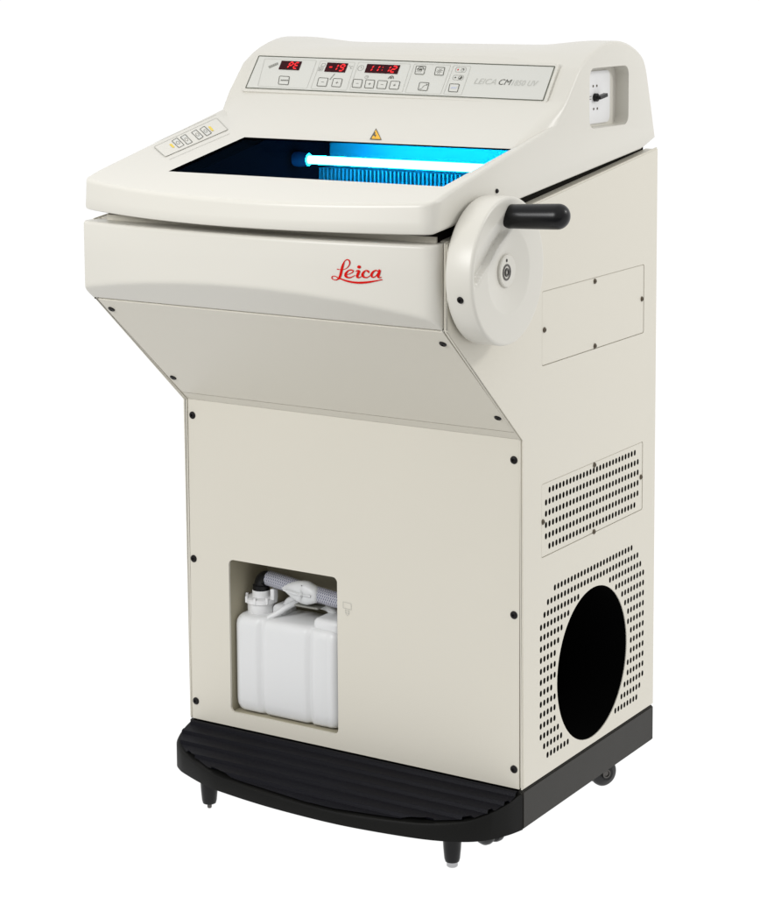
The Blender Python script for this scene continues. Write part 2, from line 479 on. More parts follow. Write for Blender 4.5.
def button(q, kind=None, r=2.2):
    bm = bmesh.new()
    rq = rquad(q, r, 3)
    prism(bm, rq, CP, PH, HL + .0002, 0)
    outline(bm, rq, 1.2, CP, HL + .0004, 1)
    cx = sum(p[0] for p in q) / 4; cy = sum(p[1] for p in q) / 4
    h = HL + .0005
    if kind in ('+', '-'):
        poly(bm, [(cx - 2.4, cy - .4), (cx + 2.4, cy - .4), (cx + 2.4, cy + .4), (cx - 2.4, cy + .4)], CP, h, 1)
        if kind == '+': poly(bm, [(cx - .4, cy - 2.4), (cx + .4, cy - 2.4), (cx + .4, cy + 2.4), (cx - .4, cy + 2.4)], CP, h + .0001, 1)
    elif kind == 'max':
        for k in range(5):
            x = cx - 6 + k * 2.9
            poly(bm, [(x, cy - 1.1), (x + 2.0, cy - 1.1), (x + 2.4, cy + 1.3), (x + .4, cy + 1.3)], CP, h, 1)
    elif kind == 'lamp':
        for k in range(8):
            a = k * PI / 4 + .3
            ribbon(bm, [(cx + 2.4 * math.cos(a), cy + 2.4 * math.sin(a), .7), (cx + 5.2 * math.cos(a), cy + 5.2 * math.sin(a), .7)], CP, h + k * 1e-5, 1)
        outline(bm, circ(cx, cy, 1.8, n=12), .6, CP, h + .0001, 1)
    elif kind == 'defrost':
        for k in range(3):
            ribbon(bm, catmull([(cx - 5 + 3.3 * k, cy - 4.2, .7), (cx - 3.6 + 3.3 * k, cy - 1, .7), (cx - 4.6 + 3.3 * k, cy + 1, .7), (cx - 3 + 3.3 * k, cy + 3.6, .7)], 3), CP, h + k * 2e-5, 1)
        ribbon(bm, catmull([(cx - 6, cy + .5, 1.0), (cx - 3, cy + 5.4, 1.2), (cx + 3, cy + 5.4, 1.2), (cx + 6.2, cy + .5, 1.0)], 4), CP, h + .0001, 1)
        poly(bm, [(cx - 2.6, cy - .6), (cx + 3.6, cy - .6), (cx + 3, cy + 2.6), (cx - 2, cy + 2.6)], CP, h + .00015, 1)
    elif kind == 'key':
        ribbon(bm, catmull([(cx - 5.4, cy - 4.6, .8), (cx - 1.5, cy - 4.2, .8), (cx + .5, cy + 1, .8), (cx + 5.4, cy + 3.6, .8)], 4), CP, h, 1)
        ribbon(bm, [(cx + 3.2, cy + 4.8, .7), (cx + 5.8, cy + 3.8, .7), (cx + 4.6, cy + 1.6, .7)], CP, h + .0001, 1)
    elif kind == 'uv':
        for k in range(4):
            x = cx - 4.6 + k * 2.4
            poly(bm, [(x, cy - 1.7), (x + 1.6, cy - 1.7), (x + 1.9, cy + 1.7), (x + .3, cy + 1.7)], CP, h, 2)
    return obj('button', bm, ['foil', 'line', 'blueprint'], panel, 0)
button([(59.2, 26.2), (79.2, 25.8), (84.3, 8.5), (64.0, 9.2)], 'max')
for q, k in (([(133.7, 25.0), (152.4, 24.5), (155.3, 7.5), (136.7, 7.9)], '-'), ([(161.2, 24.3), (178.8, 23.9), (181.6, 6.9), (163.9, 7.8)], '+'),
             ([(198.2, 23.9), (215.9, 23.3), (218.8, 6.7), (201.6, 7.4)], '-'), ([(220.8, 23.5), (237.9, 23.0), (241.5, 6.3), (224.4, 6.9)], '+'),
             ([(243.1, 22.7), (261.1, 22.1), (263.7, 6.0), (246.4, 6.5)], '-'), ([(266.0, 22.2), (283.6, 21.7), (286.1, 5.6), (268.6, 6.1)], '+'),
             ([(299.2, 52.1), (317.1, 51.9), (319.5, 35.0), (302.5, 35.6)], 'defrost'), ([(334.5, 50.5), (351.0, 50.2), (353.6, 34.1), (337.3, 34.8)], 'lamp'),
             ([(317.2, 21.2), (334.8, 20.7), (337.2, 4.7), (320.1, 5.6)], 'key'), ([(370.2, 20.0), (387.7, 19.6), (389.9, 3.8), (372.9, 4.5)], 'uv')):
    button(q, k)
# printed pictograms
def picto(fnc, key, name='pictogram'):
    bm = bmesh.new(); fnc(bm); return obj(name, bm, [key] if isinstance(key, str) else key, panel, 0)
def ic_cass(bm):
    poly(bm, [(29.5, 44.5), (33.5, 40.5), (47, 49.0), (44, 53.0)], CP, HL, 0)
    for k in range(5):
        x, y = 31.5 + k * 2.6, 43.5 + k * 1.75
        poly(bm, [(x, y), (x + .7, y + .4), (x + 2.0, y - 1.6), (x + 1.3, y - 2.0)], CP, HL + .0002, 1)
picto(ic_cass, ['lineMid', 'lineLight'])
def ic_head(bm):
    outline(bm, rquad([(128.5, 53), (135, 53), (135.5, 47), (127.5, 47)], 1, 2), .6, CP, HL)
    outline(bm, rquad([(126, 45.5), (134, 45.5), (134.5, 38), (126.5, 38)], 1, 2), .6, CP, HL)
    for k in range(2): poly(bm, [(128, 40 + 2.4 * k), (132.5, 40 + 2.4 * k), (132.5, 41 + 2.4 * k), (128, 41 + 2.4 * k)], CP, HL, 0)
picto(ic_head, 'lineMid')
def ic_deg(bm):
    outline(bm, circ(181, 48.6, 1.1, n=10), .5, CP, HL)
    ribbon(bm, catmull([(187.5, 47.5, .7), (184.8, 48.3, .7), (183.5, 46, .7), (184.6, 43.6, .7), (187.3, 44.4, .7)], 4), CP, HL)
picto(ic_deg, 'lineMid')
def ic_th(bm):
    ribbon(bm, [(160, 33.5, 1.3), (156.5, 24, 1.6), (156, 21.5, 2.8)], CP, HL)
picto(ic_th, 'lineMid')
def clock(u, v, r, key):
    def f(bm):
        outline(bm, circ(u, v, r, n=20), .6, CP, HL)
        ribbon(bm, [(u, v + r * .65, .6), (u, v, .6), (u + r * .5, v, .6)], CP, HL)
    picto(f, key)
clock(202.5, 45.3, 5.4, 'lineMid'); clock(220, 28.3, 3.2, 'lineMid')
def ic_def(bm):
    ribbon(bm, catmull([(259.5, 26.2, 1.2), (262, 30.6, 1.5), (266.5, 30.6, 1.5), (269, 26.2, 1.2)], 4), CP, HL)
    poly(bm, [(262, 26.5), (266.5, 26.5), (266, 29), (262.5, 29)], CP, HL + .0001, 0)
picto(ic_def, 'line')
for q, dark in (([(369.4, 51.3), (387.9, 51.1), (389.0, 41.3), (370.5, 41.6)], 0), ([(370.3, 36.3), (388.8, 36.1), (389.8, 26.8), (371.6, 27.0)], 1)):
    def f(bm, q=q, dark=dark):
        outline(bm, rquad(q, 3.6, 4), .5, CP, HL, 0)
        cy = (q[0][1] + q[2][1]) / 2; x = q[0][0]
        poly(bm, circ(x + 5, cy, 1.4, n=10), CP, HL + .0001, 2 if not dark else 1)
        if dark:
            poly(bm, [(x + 13.4 + 3.4 * math.cos(a), cy + 3.4 * math.sin(a)) for a in [(-2.2 + 3.3 * k / 12) for k in range(13)]], CP, HL + .0001, 1)
            outline(bm, circ(x + 13.4, cy, 3.4, n=16), .5, CP, HL + .0002, 1)
        else:
            outline(bm, circ(x + 13, cy, 2.8, n=14), .5, CP, HL + .0001, 0)
            poly(bm, [(x + 13, cy), (x + 15.8, cy), (x + 15, cy + 2.2), (x + 13, cy + 2.8)], CP, HL + .0002, 1)
    picto(f, ['lineMid', 'line', 'print_red'])

def text_mesh(txt, size, shear=0., bold=0., space=1.):
    cu = bpy.data.curves.new('t', 'FONT'); cu.body = txt; cu.size = size; cu.shear = shear; cu.offset = bold; cu.space_character = space
    cu.resolution_u = 3
    o = bpy.data.objects.new('t', cu); C.objects.link(o)
    bpy.context.view_layer.update()
    me = bpy.data.meshes.new_from_object(o.evaluated_get(bpy.context.evaluated_depsgraph_get()))
    bpy.data.objects.remove(o); return me
def lettering(txt, u0, v0, u1, hgt, key, shear=.2, bold=0., drop=-.0125):
    me = text_mesh(txt, 10, shear, bold)
    xs_ = [v.co.x for v in me.vertices]; ys_ = [v.co.y for v in me.vertices]
    x0, x1, y0, y1 = min(xs_), max(xs_), min(ys_), max(ys_)
    for v in me.vertices:
        fu = (v.co.x - x0) / (x1 - x0); fv = (v.co.y - y0) / (y1 - y0)
        v.co = CP(u0 + (u1 - u0) * fu, v0 + hgt * fv + drop * (u1 - u0) * fu, HL)
    return link_mesh('lettering', me, [key], panel, 0)
lettering('LEICA', 410.5, 20.8, 447.5, 10.4, 'lineFaint')
lettering('CM', 452, 20.3, 472.5, 10.4, 'line')
lettering('1850 UV', 473.8, 19.6, 516.5, 10.2, 'lineFaint')

# --- warning triangle on the lip ------------------------------------------------
F0 = Vector((0, 0, .9245)); G0v = Vector((0, .1258, .985)); T = (G0v - F0).normalized(); NT = Vector((0, -T.z, T.y))
WT = lambda u, v, h: Vector((-.2490, 0, 0)) + F0 + Vector((u, 0, 0)) + T * v + NT * h
bm = bmesh.new()
tri = [(-.0105, .008), (.0105, .008), (-.0180, .041)]
poly(bm, rquad(tri, .002), WT, .0006, 0)
tri2 = [(-.0082, .0098), (.0078, .0098), (-.0155, .0360)]
poly(bm, rquad(tri2, .0015), WT, .0009, 1)
poly(bm, [(-.0136, .028), (-.0112, .028), (-.0092, .0215), (-.0062, .0215), (-.0034, .0125), (-.0070, .0185), (-.0104, .0185)], WT, .0012, 0)
obj('warning_sticker', bm, ['line', 'yellow'], root, 0)

# --- keypad on the left rim -------------------------------------------------------
def RIM(x, y, h):
    x *= .001; y *= .001
    d = x + .6
    dz = .0075 * min(1, d / .12)
    yF = max(0, .108 * (1 - sstep(0, .118, d) ** .8))
    k = min(1, max(0, (y + .185) / (yF + .185)))
    return Vector((x, y, zr(y) - dz * k + h + .0004))
bm = bmesh.new()
kb = [(-583.5, -86.0), (-577.6, 64.5), (-523.9, 21.2), (-531.3, -125.7)]
poly(bm, rquad(kb, 4, 3), RIM, .0003)
keypad = obj('rim_keypad', bm, ['plastic'], root, 0)
bm = bmesh.new(); outline(bm, rquad(kb, 4, 3), .9, RIM, .0006, 0)
ribbon(bm, [(-596, -68, .8), (-589, 79, .8)], RIM, .0003, 0)
ribbon(bm, [(-516.5, -136, .8), (-510, 6, .8)], RIM, .0003, 0)
obj('keypad_border', bm, ['lineLight'], keypad, 0)
for q in ([(-573.0, -56.2), (-575.4, -39.4), (-539.7, -67.7), (-538.4, -83.6)], [(-572.0, -36.4), (-573.4, -21.3), (-536.3, -51.7), (-535.9, -65.9)],
          [(-569.3, -12.2), (-571.7, 3.6), (-536.8, -23.7), (-534.2, -39.8)], [(-567.3, 6.1), (-570.4, 22.7), (-536.3, -3.7), (-534.1, -20.0)]):
    bm = bmesh.new(); rq = rquad(q, 2.5, 3)
    poly(bm, rq, RIM, .0006, 0); outline(bm, rq, 1.2, RIM, .0009, 1)
    cx = sum(p[0] for p in q) / 4; cy = sum(p[1] for p in q) / 4
    ax = Vector((q[3][0] - q[0][0], q[3][1] - q[0][1])) * .2; ay = Vector((q[1][0] - q[0][0], q[1][1] - q[0][1])) * .26
    c_ = Vector((cx, cy)); ring = [tuple(c_ + ax * math.cos(2 * PI * k / 14) + ay * math.sin(2 * PI * k / 14)) for k in range(14)]
    outline(bm, ring, .9, RIM, .0010, 2)
    obj('button', bm, ['foil', 'line', 'lineMid'], keypad, 0)
for a, b in (((-564.8, -69.5), (-547.8, -83.5)), ((-560.7, 22.4), (-541.3, 5.7))):
    bm = bmesh.new(); ribbon(bm, [(*a, 3.6), (*b, 3.6)], RIM, .0009)
    obj('indicator', bm, ['led_y'], keypad, 0)

# --- chamber: liner, fins, lamp, window -----------------------------------------
bm = bmesh.new()
X0, X1, Y0, Y1, ZB = -.502, -.0192, -.197, .197, .64
hb = lambda y: .857 + .107 * y - .002
def quad(bm, *p, mi=0):
    f = bm.faces.new([bm.verts.new(q) for q in p]); f.material_index = mi
ZF = .745
quad(bm, (X0, Y0, ZF), (X1, Y0, ZF), (X1, -.05, ZB), (X0, -.05, ZB))
quad(bm, (X0, -.05, ZB), (X1, -.05, ZB), (X1, Y1, ZB), (X0, Y1, ZB))
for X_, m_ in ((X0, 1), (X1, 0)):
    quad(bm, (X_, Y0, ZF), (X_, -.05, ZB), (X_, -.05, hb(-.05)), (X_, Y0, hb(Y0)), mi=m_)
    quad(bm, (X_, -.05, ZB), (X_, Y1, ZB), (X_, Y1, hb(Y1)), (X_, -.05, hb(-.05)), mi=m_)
quad(bm, (X0, Y0, ZF), (X1, Y0, ZF), (X1, Y0, hb(Y0)), (X0, Y0, hb(Y0)))
quad(bm, (X0, Y1, ZB), (X1, Y1, ZB), (X1, Y1, hb(Y1)), (X0, Y1, hb(Y1)))
quad(bm, (-.477, Y1, hb(Y1)), (-.021, Y1, hb(Y1)), (-.021, Y1, .9275), (-.477, Y1, .9275))
liner = obj('chamber_liner', bm, ['chamber', 'shade_black'], root, 0)
bm = bmesh.new()
k = 0; x = -.495
while x < -.026:
    box(bm, x, x + .0026, .150, .194, .70, .868); x += .0072
box(bm, -.498, -.020, .188, .1965, .69, .874)
obj('cooling_fins', bm, ['fin'], root, 0)
LY, LZ = .090, .886
bm = bmesh.new()
lathe(bm, [(0, -.422), (.0062, -.422), (.0062, -.030), (0, -.030)], lambda a, b, h: Vector((h, LY + a, LZ + b)), 20)
lamp = obj('uv_tube', bm, ['tube'], root, 40)
for h0, h1, s in ((-.448, -.4225, 1), (-.0295, -.0215, -1)):
    bm = bmesh.new()
    lathe(bm, [(0, h0), (.011, h0), (.012, h0 * .7 + h1 * .3), (.0095, h1), (0, h1)], lambda a, b, h: Vector((h, LY + a, LZ + b)), 20)
    obj('lamp_socket', bm, ['socket'], lamp, 40)
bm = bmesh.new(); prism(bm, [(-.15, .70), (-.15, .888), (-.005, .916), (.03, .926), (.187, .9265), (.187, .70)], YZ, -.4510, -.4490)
obj('light_baffle', bm, ['shade_black'], lamp, 0)  # added plate that keeps the tube's light off the chamber's left end
bm = bmesh.new()
pw = lambda x, y, h: Vector((x, y, zr(y) - .002 - .0068 * (y + .187) / .187 + h))
poly(bm, [(-.4778, -.1868), (-.0202, -.1868), (-.0202, -.0004), (-.4778, -.0004)], pw, -.0005)
obj('window_pane', bm, ['glass'], root, 0)

# --- collar seen in the gap under the hood ----------------------------------------
bm = bmesh.new()
out_ = [(-.588, -.195), (-.012, -.195), (-.012, .42), (-.588, .42)]
in_ = [(-.575, -.1985 + .003), (-.013, -.1985 + .003)]
for (xa, xb, ya, yb) in ((-.575, -.0185, -.2050, -.1995), (-.575, -.506, -.1995, .42), (-.506, -.0185, .205, .42)):
    a = [bm.verts.new((x, y, zfun(y))) for zfun in (lambda y: .812 + .11 * (y + .2), lambda y: .8535 + .107 * y) for x, y in ((xa, ya), (xb, ya), (xb, yb), (xa, yb))]
    for q in ((3, 2, 1, 0), (4, 5, 6, 7), (0, 1, 5, 4), (1, 2, 6, 5), (2, 3, 7, 6), (3, 0, 4, 7)): bm.faces.new([a[i] for i in q])
quad(bm, (-.0185, -.1995, .80), (-.0185, .205, .84), (-.0185, .205, .8575 + .107 * .205), (-.0185, -.1995, .8575 - .107 * .1995))
obj('gap_shade_collar', bm, ['gap'], root, 0)  # near-black collar colour stands for the shade in the gap
bm = bmesh.new(); box(bm, -.575, -.0185, -.2085, -.2055, .8120, .8230)
obj('collar_lip', bm, ['paint'], root, 0)
bm = bmesh.new()
for xa, xb in ((-.0183, -.0062), (-.5938, -.5752)):
    a = [bm.verts.new((x, y, sidetop(y) + dz_)) for dz_ in (-.010, -.0012) for x, y in ((xa, -.198), (xb, -.198), (xb, D - .007), (xa, D - .007))]
    for q in ((3, 2, 1, 0), (4, 5, 6, 7), (0, 1, 5, 4), (1, 2, 6, 5), (2, 3, 7, 6), (3, 0, 4, 7)): bm.faces.new([a[i] for i in q])
    obj('top_ledge', bm, ['paint'], root, 0); bm = bmesh.new()
bm.free()

# --- head cover (bulged front) -------------------------------------------------------
bm = bmesh.new(); secs = []
def head_y(x):
    d = min(-.0068 - x, x + .5998); t = (x + .3) / .29
    y = -.2640 + (.028 if x < -.3 else .032) * t * t; R = .0045 if x < -.3 else .017
    if d < R: y += R - math.sqrt(max(0, R * R - (R - d) ** 2))
    return y
dd = [0, .0006, .0018, .004, .007, .0115, .017, .025, .04, .08, .13, .19, .25]
for x in sorted(set([-.5998 + d for d in dd] + [-.3] + [-.0068 - d for d in dd])):
    y = head_y(x); zb_ = diagz(y); r = .005; zt = .8150; z2 = diagz(-.2130)
    P = [(-.2085, z2 + .0045), (-.2135, z2 + .0012), (y + .0075, diagz(y + .0075)), (y + .0032, diagz(y + .0032)), (y + .0014, zb_ - .0008), (y + .0003, zb_ + .0012), (y, zb_ + .0040), (y, zb_ + .0080), (y, (zb_ + zt) / 2)]
    for k in range(5):
        a = k / 4 * PI / 2; P.append((y + r * (1 - math.cos(a)), zt - r + r * math.sin(a)))
    P.append((-.200, zt))
    secs.append([bm.verts.new((x, *p)) for p in P])
n = len(secs[0])
for A, B in zip(secs, secs[1:]):
    for i in range(n): bm.faces.new((A[i], B[i], B[(i + 1) % n], A[(i + 1) % n]))
bm.faces.new(secs[0]); bm.faces.new(secs[-1][::-1])
head = obj('head_cover', bm, ['plastic'], root, 34)

# --- red script logo ---------------------------------------------------------------------
def LG(a, b, h):
    x = -.1531 + (a - 50) * .0001249; z = .7638 - (b - 360) * .000106 + (a - 50) * .0000091
    return Vector((x, head_y(x) - .0004 - h, z))
strokes = [
 [(118,236,14),(150,242,7),(205,240,8),(243,216,10),(268,172,14),(262,132,16),(236,119,12),(208,140,12),(188,188,26),(172,250,30),(160,308,30),(142,350,24),(108,373,12),(72,366,10),(56,346,12),(66,326,10),(95,326,10),(130,345,14),(180,368,18),(240,391,22),(320,409,25),(400,414,26),(480,409,24),(560,397,17),(625,384,12),(642,381,15)],
 [(226,308,8),(262,301,9),(300,281,12),(307,262,16),(286,250,16),(252,258,16),(224,290,26),(220,322,30),(240,343,22),(272,346,15),(305,333,10),(332,316,7)],
 [(335,275,6),(352,262,14),(375,268,28),(362,305,30),(354,335,28),(368,349,18),(392,342,9),(412,325,6)],
 [(484,296,6),(484,276,26),(456,262,14),(428,285,24),(416,318,30),(430,343,22),(462,350,14),(490,338,10),(510,320,6)],
 [(604,282,16),(572,264,15),(540,280,22),(520,315,28),(526,343,20),(546,349,14),(575,328,12),(598,292,12)],
 [(600,264,24),(612,270,28),(603,310,30),(596,342,26),(610,357,16),(634,347,7)]]
bm = bmesh.new()
for i, s in enumerate(strokes): ribbon(bm, catmull(s, 7), LG, .0002 + i * .00004, hr=.0003)
poly(bm, circ(377, 215, 22, 20, 20), LG, .0003)
obj('script_logo', bm, ['red'], head, 0)

# --- slanted panel ---------------------------------------------------------------------------
bm = bmesh.new()
e = .0012
nd = Vector((-.8705, -1)).normalized()
a0 = Vector((-.0002, diagz(0) - .0004)); a1 = Vector((-.2118, diagz(-.2118) - .0004))
dr = (a1 - a0).normalized(); a0 = a0 + dr * .020; a1 = a1 - dr * .0008
ins = Vector((-nd.x, -nd.y)) * .004
fs, a, b = prism(bm, [a0, a1, a1 + ins, a0 + ins], YZ, -.5930, -.0075)
bmesh.ops.bevel(bm, geom=list(bm.edges), offset=.0006, segments=1, affect='EDGES')
slant = obj('slanted_panel', bm, ['paint'], root, 30)
for p in ((-.5830, -.1926), (-.5830, -.0487), (-.0205, -.1883), (-.0175, -.0439)):
    screw(slant, (p[0], p[1], diagz(p[1]) - .0004), (0, -.657, -.754))
bm = bmesh.new()                                             # folded top flange of the front panel
q0 = Vector((.0001, diagz(0) - .0002)); q1 = q0 + dr * .0188
prism(bm, [q0, q1, q1 + ins * .8, q0 + ins * .8 + Vector((.003, 0))], YZ, -.5930, -.0075)
obj('flange_strip', bm, ['paint'], root, 0)

# --- front panel with the opening for the bottle -----------------------------------------------
bm = bmesh.new()
fs, a, b = prism(bm, [(-.5932, .0015), (-.0070, .0015), (-.0070, .5135), (-.5932, .5135)], XZ, 0, .004)
front = obj('front_panel', bm, ['paint'], root, 30)
cb = bmesh.new(); prism(cb, rrect(-.5188, -.3180, .0250, .2685, .008), XZ, -.01, .02)
cut(front, [(cb, 'paint')])
for x, z in ((-.5885, .4884), (-.5905, .2601), (-.5925 + .002, .0303), (-.0159, .4833), (-.0156, .2579), (-.0153, .0301)):
    screw(front, (x + (.004 if x < -.5 else 0), -.0002, z), (0, -1, 0), .0058)
bm = bmesh.new()
PF = lambda x, z, h: Vector((x, -.0004 - h, z))
outline(bm, [(-.3075, .2335), (-.3075, .2235), (-.2925, .2225), (-.2925, .2325)], .0006, PF, 0)
for z in (.2205, .2170):
    ribbon(bm, [(-.3035, z, .0006), (-.2965, z - .0003, .0006)], PF, 0)
ribbon(bm, [(-.3028, .222, .0006), (-.3028, .2165, .0006), (-.2998, .2125, .0006), (-.2966, .216, .0006), (-.2966, .2215, .0006)], PF, .0001)
obj('drain_symbol', bm, ['lineLight'], front, 0)
# recess box (open to the front)
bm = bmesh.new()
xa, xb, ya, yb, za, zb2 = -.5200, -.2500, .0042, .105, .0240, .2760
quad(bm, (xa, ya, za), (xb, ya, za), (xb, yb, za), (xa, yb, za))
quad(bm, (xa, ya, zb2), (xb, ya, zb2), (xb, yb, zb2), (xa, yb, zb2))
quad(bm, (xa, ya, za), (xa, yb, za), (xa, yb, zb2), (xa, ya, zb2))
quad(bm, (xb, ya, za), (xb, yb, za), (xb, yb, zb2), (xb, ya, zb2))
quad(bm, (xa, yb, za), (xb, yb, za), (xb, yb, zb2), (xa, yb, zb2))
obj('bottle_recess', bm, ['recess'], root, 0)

# --- side panels ------------------------------------------------------------------------------
prof = [(0, 0.0012), (0, .5139), (-.2110, diagz(-.2110)), (-.2124, .7005), (-.2124, sidetop(-.2124)), (D, ZT), (D, 0.0012)]
def side_panel(x0, x1):
    bm = bmesh.new()
    fs, a, b = prism(bm, prof, YZ, x0, x1)
    es = [e for e in bm.edges if e.calc_length() > .01]
    bmesh.ops.bevel(bm, geom=es, offset=.0022, segments=3, affect='EDGES')
    return obj('side_panel', bm, ['paint', 'gap'], root, 30)
left = side_panel(-.6, -.594)
right = side_panel(-.006, 0)
# slots in a regular grid
FCY, FCZ, FR = .2195, .1300, .1165
def slot(y, z):
    pts = rrect(y - .0034, y + .0034, z - .0046, z + .0046, .0033, 3)
    return pts
cb = bmesh.new()
prism(cb, circ(FCY, FCZ, FR, n=72), YZ, -.02, .02)
cuts = [(cb, 'paint')]
cb = bmesh.new()
P_ = .01065
row_lim = {0: (.094, .358), 1: (.071, .3755), 2: (.061, .384), 13: (.051, .396), 14: (.060, .388), 15: (.0695, .3765)}
for r_ in range(16):
    z = .2770 - .0164 * r_; lo, hi = row_lim.get(r_, (.051, .397))
    y = .0527
    while y < .397:
        if lo <= y <= hi and math.hypot(y - FCY, z - FCZ) > FR + .0078: prism(cb, slot(y, z), YZ, -.01, .004)
        y += P_
cuts.append((cb, 'gap'))
# shallow pockets that take the two cover plates
for z0, z1 in ((.6105, .7184), (.3301, .4390)):
    cb = bmesh.new(); prism(cb, rrect(.0533, .3890, z0, z1, .0035, 3), YZ, -.0032, .004); cuts.append((cb, 'paint'))
cut(right, cuts)
def cover(z0, z1, name):
    bm = bmesh.new()
    fs, a, b = prism(bm, rrect(.0533 + .0007, .3890 - .0007, z0 + .0007, z1 - .0007, .003, 3), YZ, -.0031, -.0005)
    es = [e for e in bm.edges if all(v in b for v in e.verts)]
    bmesh.ops.bevel(bm, geom=es, offset=.0006, segments=2, affect='EDGES')
    return obj(name, bm, ['paint', 'gap'], root, 35)
c1 = cover(.6105, .7184, 'cover_plate')
for y, z in ((.0608, .6622), (.2197, .7125), (.3816, .6648), (.2209, .6150)): screw(c1, (-.0003, y, z), (1, 0, 0), .0040, 'steelscrew')
c2 = cover(.3301, .4390, 'vent_cover')
cb = bmesh.new()
for r_ in range(6):
    z = .4260 - .0166 * r_; y = .0680
    for k in range(29):
        if not (r_ in (0, 5) and k in (0, 28)): prism(cb, slot(y, z), YZ, -.01, .004)
        y += .01085
cut(c2, [(cb, 'gap')])
for y, z in ((.0578, .3829), (.2213, .4343), (.3830, .3832), (.2209, .3320)): screw(c2, (-.0003, y, z), (1, 0, 0), .0040, 'steelscrew')
# vent pocket has to be open behind the slots: a window in the panel and a dark liner
cb = bmesh.new(); prism(cb, rrect(.0600, .3820, .336, .433, .003, 2), YZ, -.02, .0); cut(right, [(cb, 'gap')])
bm = bmesh.new()
box(bm, -.03, -.0085, .02, .42, .325, .445)
obj('vent_shroud', bm, ['void'], root, 0)
bm = bmesh.new()                                              # fan tunnel: ring plate, tube and closed end
ringo = circ(FCY, FCZ, FR - .0004, n=72)
A0 = [bm.verts.new((-.0012, y, z)) for y, z in ringo]
A = [bm.verts.new((-.0080, y, z)) for y, z in ringo]; B = [bm.verts.new((-.15, y, z)) for y, z in ringo]
for i in range(72): bm.faces.new((A[i], A[(i + 1) % 72], B[(i + 1) % 72], B[i]))
for i in range(72): bm.faces.new((A0[i], A0[(i + 1) % 72], A[(i + 1) % 72], A[i]))
bm.faces.new(B)
Cc = []
for i in range(72):
    a = 2 * PI * i / 72; c, s = math.cos(a), math.sin(a)
    k = min(.195 / max(abs(c), 1e-6), .155 / max(abs(s), 1e-6) if s > 0 else .128 / max(abs(s), 1e-6))
    Cc.append(bm.verts.new((-.0080, FCY + k * c, FCZ + k * s)))
for i in range(72): bm.faces.new((A[i], Cc[i], Cc[(i + 1) % 72], A[(i + 1) % 72]))
for k in range(24):                                            # faint condenser fins deep inside
    y = FCY - FR + .005 + k * .0097
    h = math.sqrt(max(0, FR ** 2 - (y - FCY) ** 2)) * .97
    quad(bm, (-.149, y, FCZ - h), (-.125, y, FCZ - h), (-.125, y, FCZ + h), (-.149, y, FCZ + h))
obj('fan_tunnel', bm, ['void'], root, 0)
# back wall and inner floor
bm = bmesh.new(); box(bm, -.594, -.006, D - .006, D - .001, 0.0012, ZT - .006); obj('back_panel', bm, ['paint'], root, 0)
bm = bmesh.new(); box(bm, -.592, -.008, .002, D - .008, -.004, .0008); obj('inner_floor', bm, ['gap'], root, 0)

# --- hand wheel ------------------------------------------------------------------------------------
WY, WZ, WR = -.1270, .7722, .1004
bm = bmesh.new()
WF = lambda a, b, h: Vector((h, WY + a, WZ + b))
def face_x(a, b):
    r = math.hypot(a, b); x = .0462
    if r < .058: x -= .0075 * (1 - (max(r, .018) - .018) / .040)       # shallow dish round the hub
    y, z = a, b
    s = (y + .012) * .47 + (z - .080) * -.883                            # channel for the folding handle
    if y < .004:
        wgt = sstep(.004, -.010, y) * sstep(WR - .0050, WR - .0150, r)
        lim = .0265 + .02 * min(1, max(0, -y / .09)) * .6
        if 0 < s < lim: x -= wgt * .0085 * (s / lim)
        elif lim <= s < lim + .004: x -= wgt * .0085 * (1 - (s - lim) / .004)
    return x
NA = 128
edge = [(.092, .0035), (.0960, .004), (WR - .001, .007), (WR, .010), (WR, .0412)] + [(WR - .0045 + .0045 * math.cos(a), .0417 + .0045 * math.sin(a)) for a in [PI / 2 * k / 5 for k in range(1, 6)]]
prof_ = [(0, .0035)] + edge
rings = lathe(bm, prof_, WF, NA)
last = rings[-1]
rr_ = WR - .0045; NR = 60
for k in range(1, NR):
    r = rr_ * (1 - k / NR)
    cur = [bm.verts.new(WF(r * math.cos(2 * PI * i / NA), r * math.sin(2 * PI * i / NA), face_x(r * math.cos(2 * PI * i / NA), r * math.sin(2 * PI * i / NA)))) for i in range(NA)]
    for i in range(NA): bm.faces.new((last[i], last[(i + 1) % NA], cur[(i + 1) % NA], cur[i]))
    last = cur
bm.faces.new(last)
wheel = obj('hand_wheel', bm, ['plastic'], root, 50)
bm = bmesh.new()
lathe(bm, [(0, .036), (.0222, .036), (.0222, .0418), (.0208, .0430), (0, .0430)], lambda a, b, h: WF(a + .003, b, h), 40)
hub = obj('hub_cap', bm, ['plastic'], wheel, 40)
bm = bmesh.new()
lathe(bm, [(.0112, .0428), (.0112, .0436), (.0088, .0440), (.0084, .0420), (.0062, .0420), (.0056, .0446), (.0034, .0446), (.0026, .0415), (0, .0415)], lambda a, b, h: WF(a - .001, b - .0015, h), 28)
obj('hub_bolt', bm, ['darksteel'], wheel, 40)
bm = bmesh.new(); prism(bm, circ(-.001, .0145, .0019, .0023, 12), WF, .0431, .0435); obj('hub_pin', bm, ['screw'], wheel, 0)
ang = math.radians(196)
sp = WF((WR + .0003) * math.cos(ang), (WR + .0003) * math.sin(ang), .027)
screw(wheel, sp, (0, math.cos(ang), math.sin(ang)), .0048, name='set_screw')
HYc, HZc = -.1215, .8455
bm = bmesh.new()
hp = [(0, .034), (.0163, .034), (.0165, .050), (.0168, .070), (.0172, .108)] + [(.0172 * math.cos(a), .117 + .016 * math.sin(a)) for a in [PI / 2 * k / 8 for k in range(0, 8)]] + [(0, .133)]
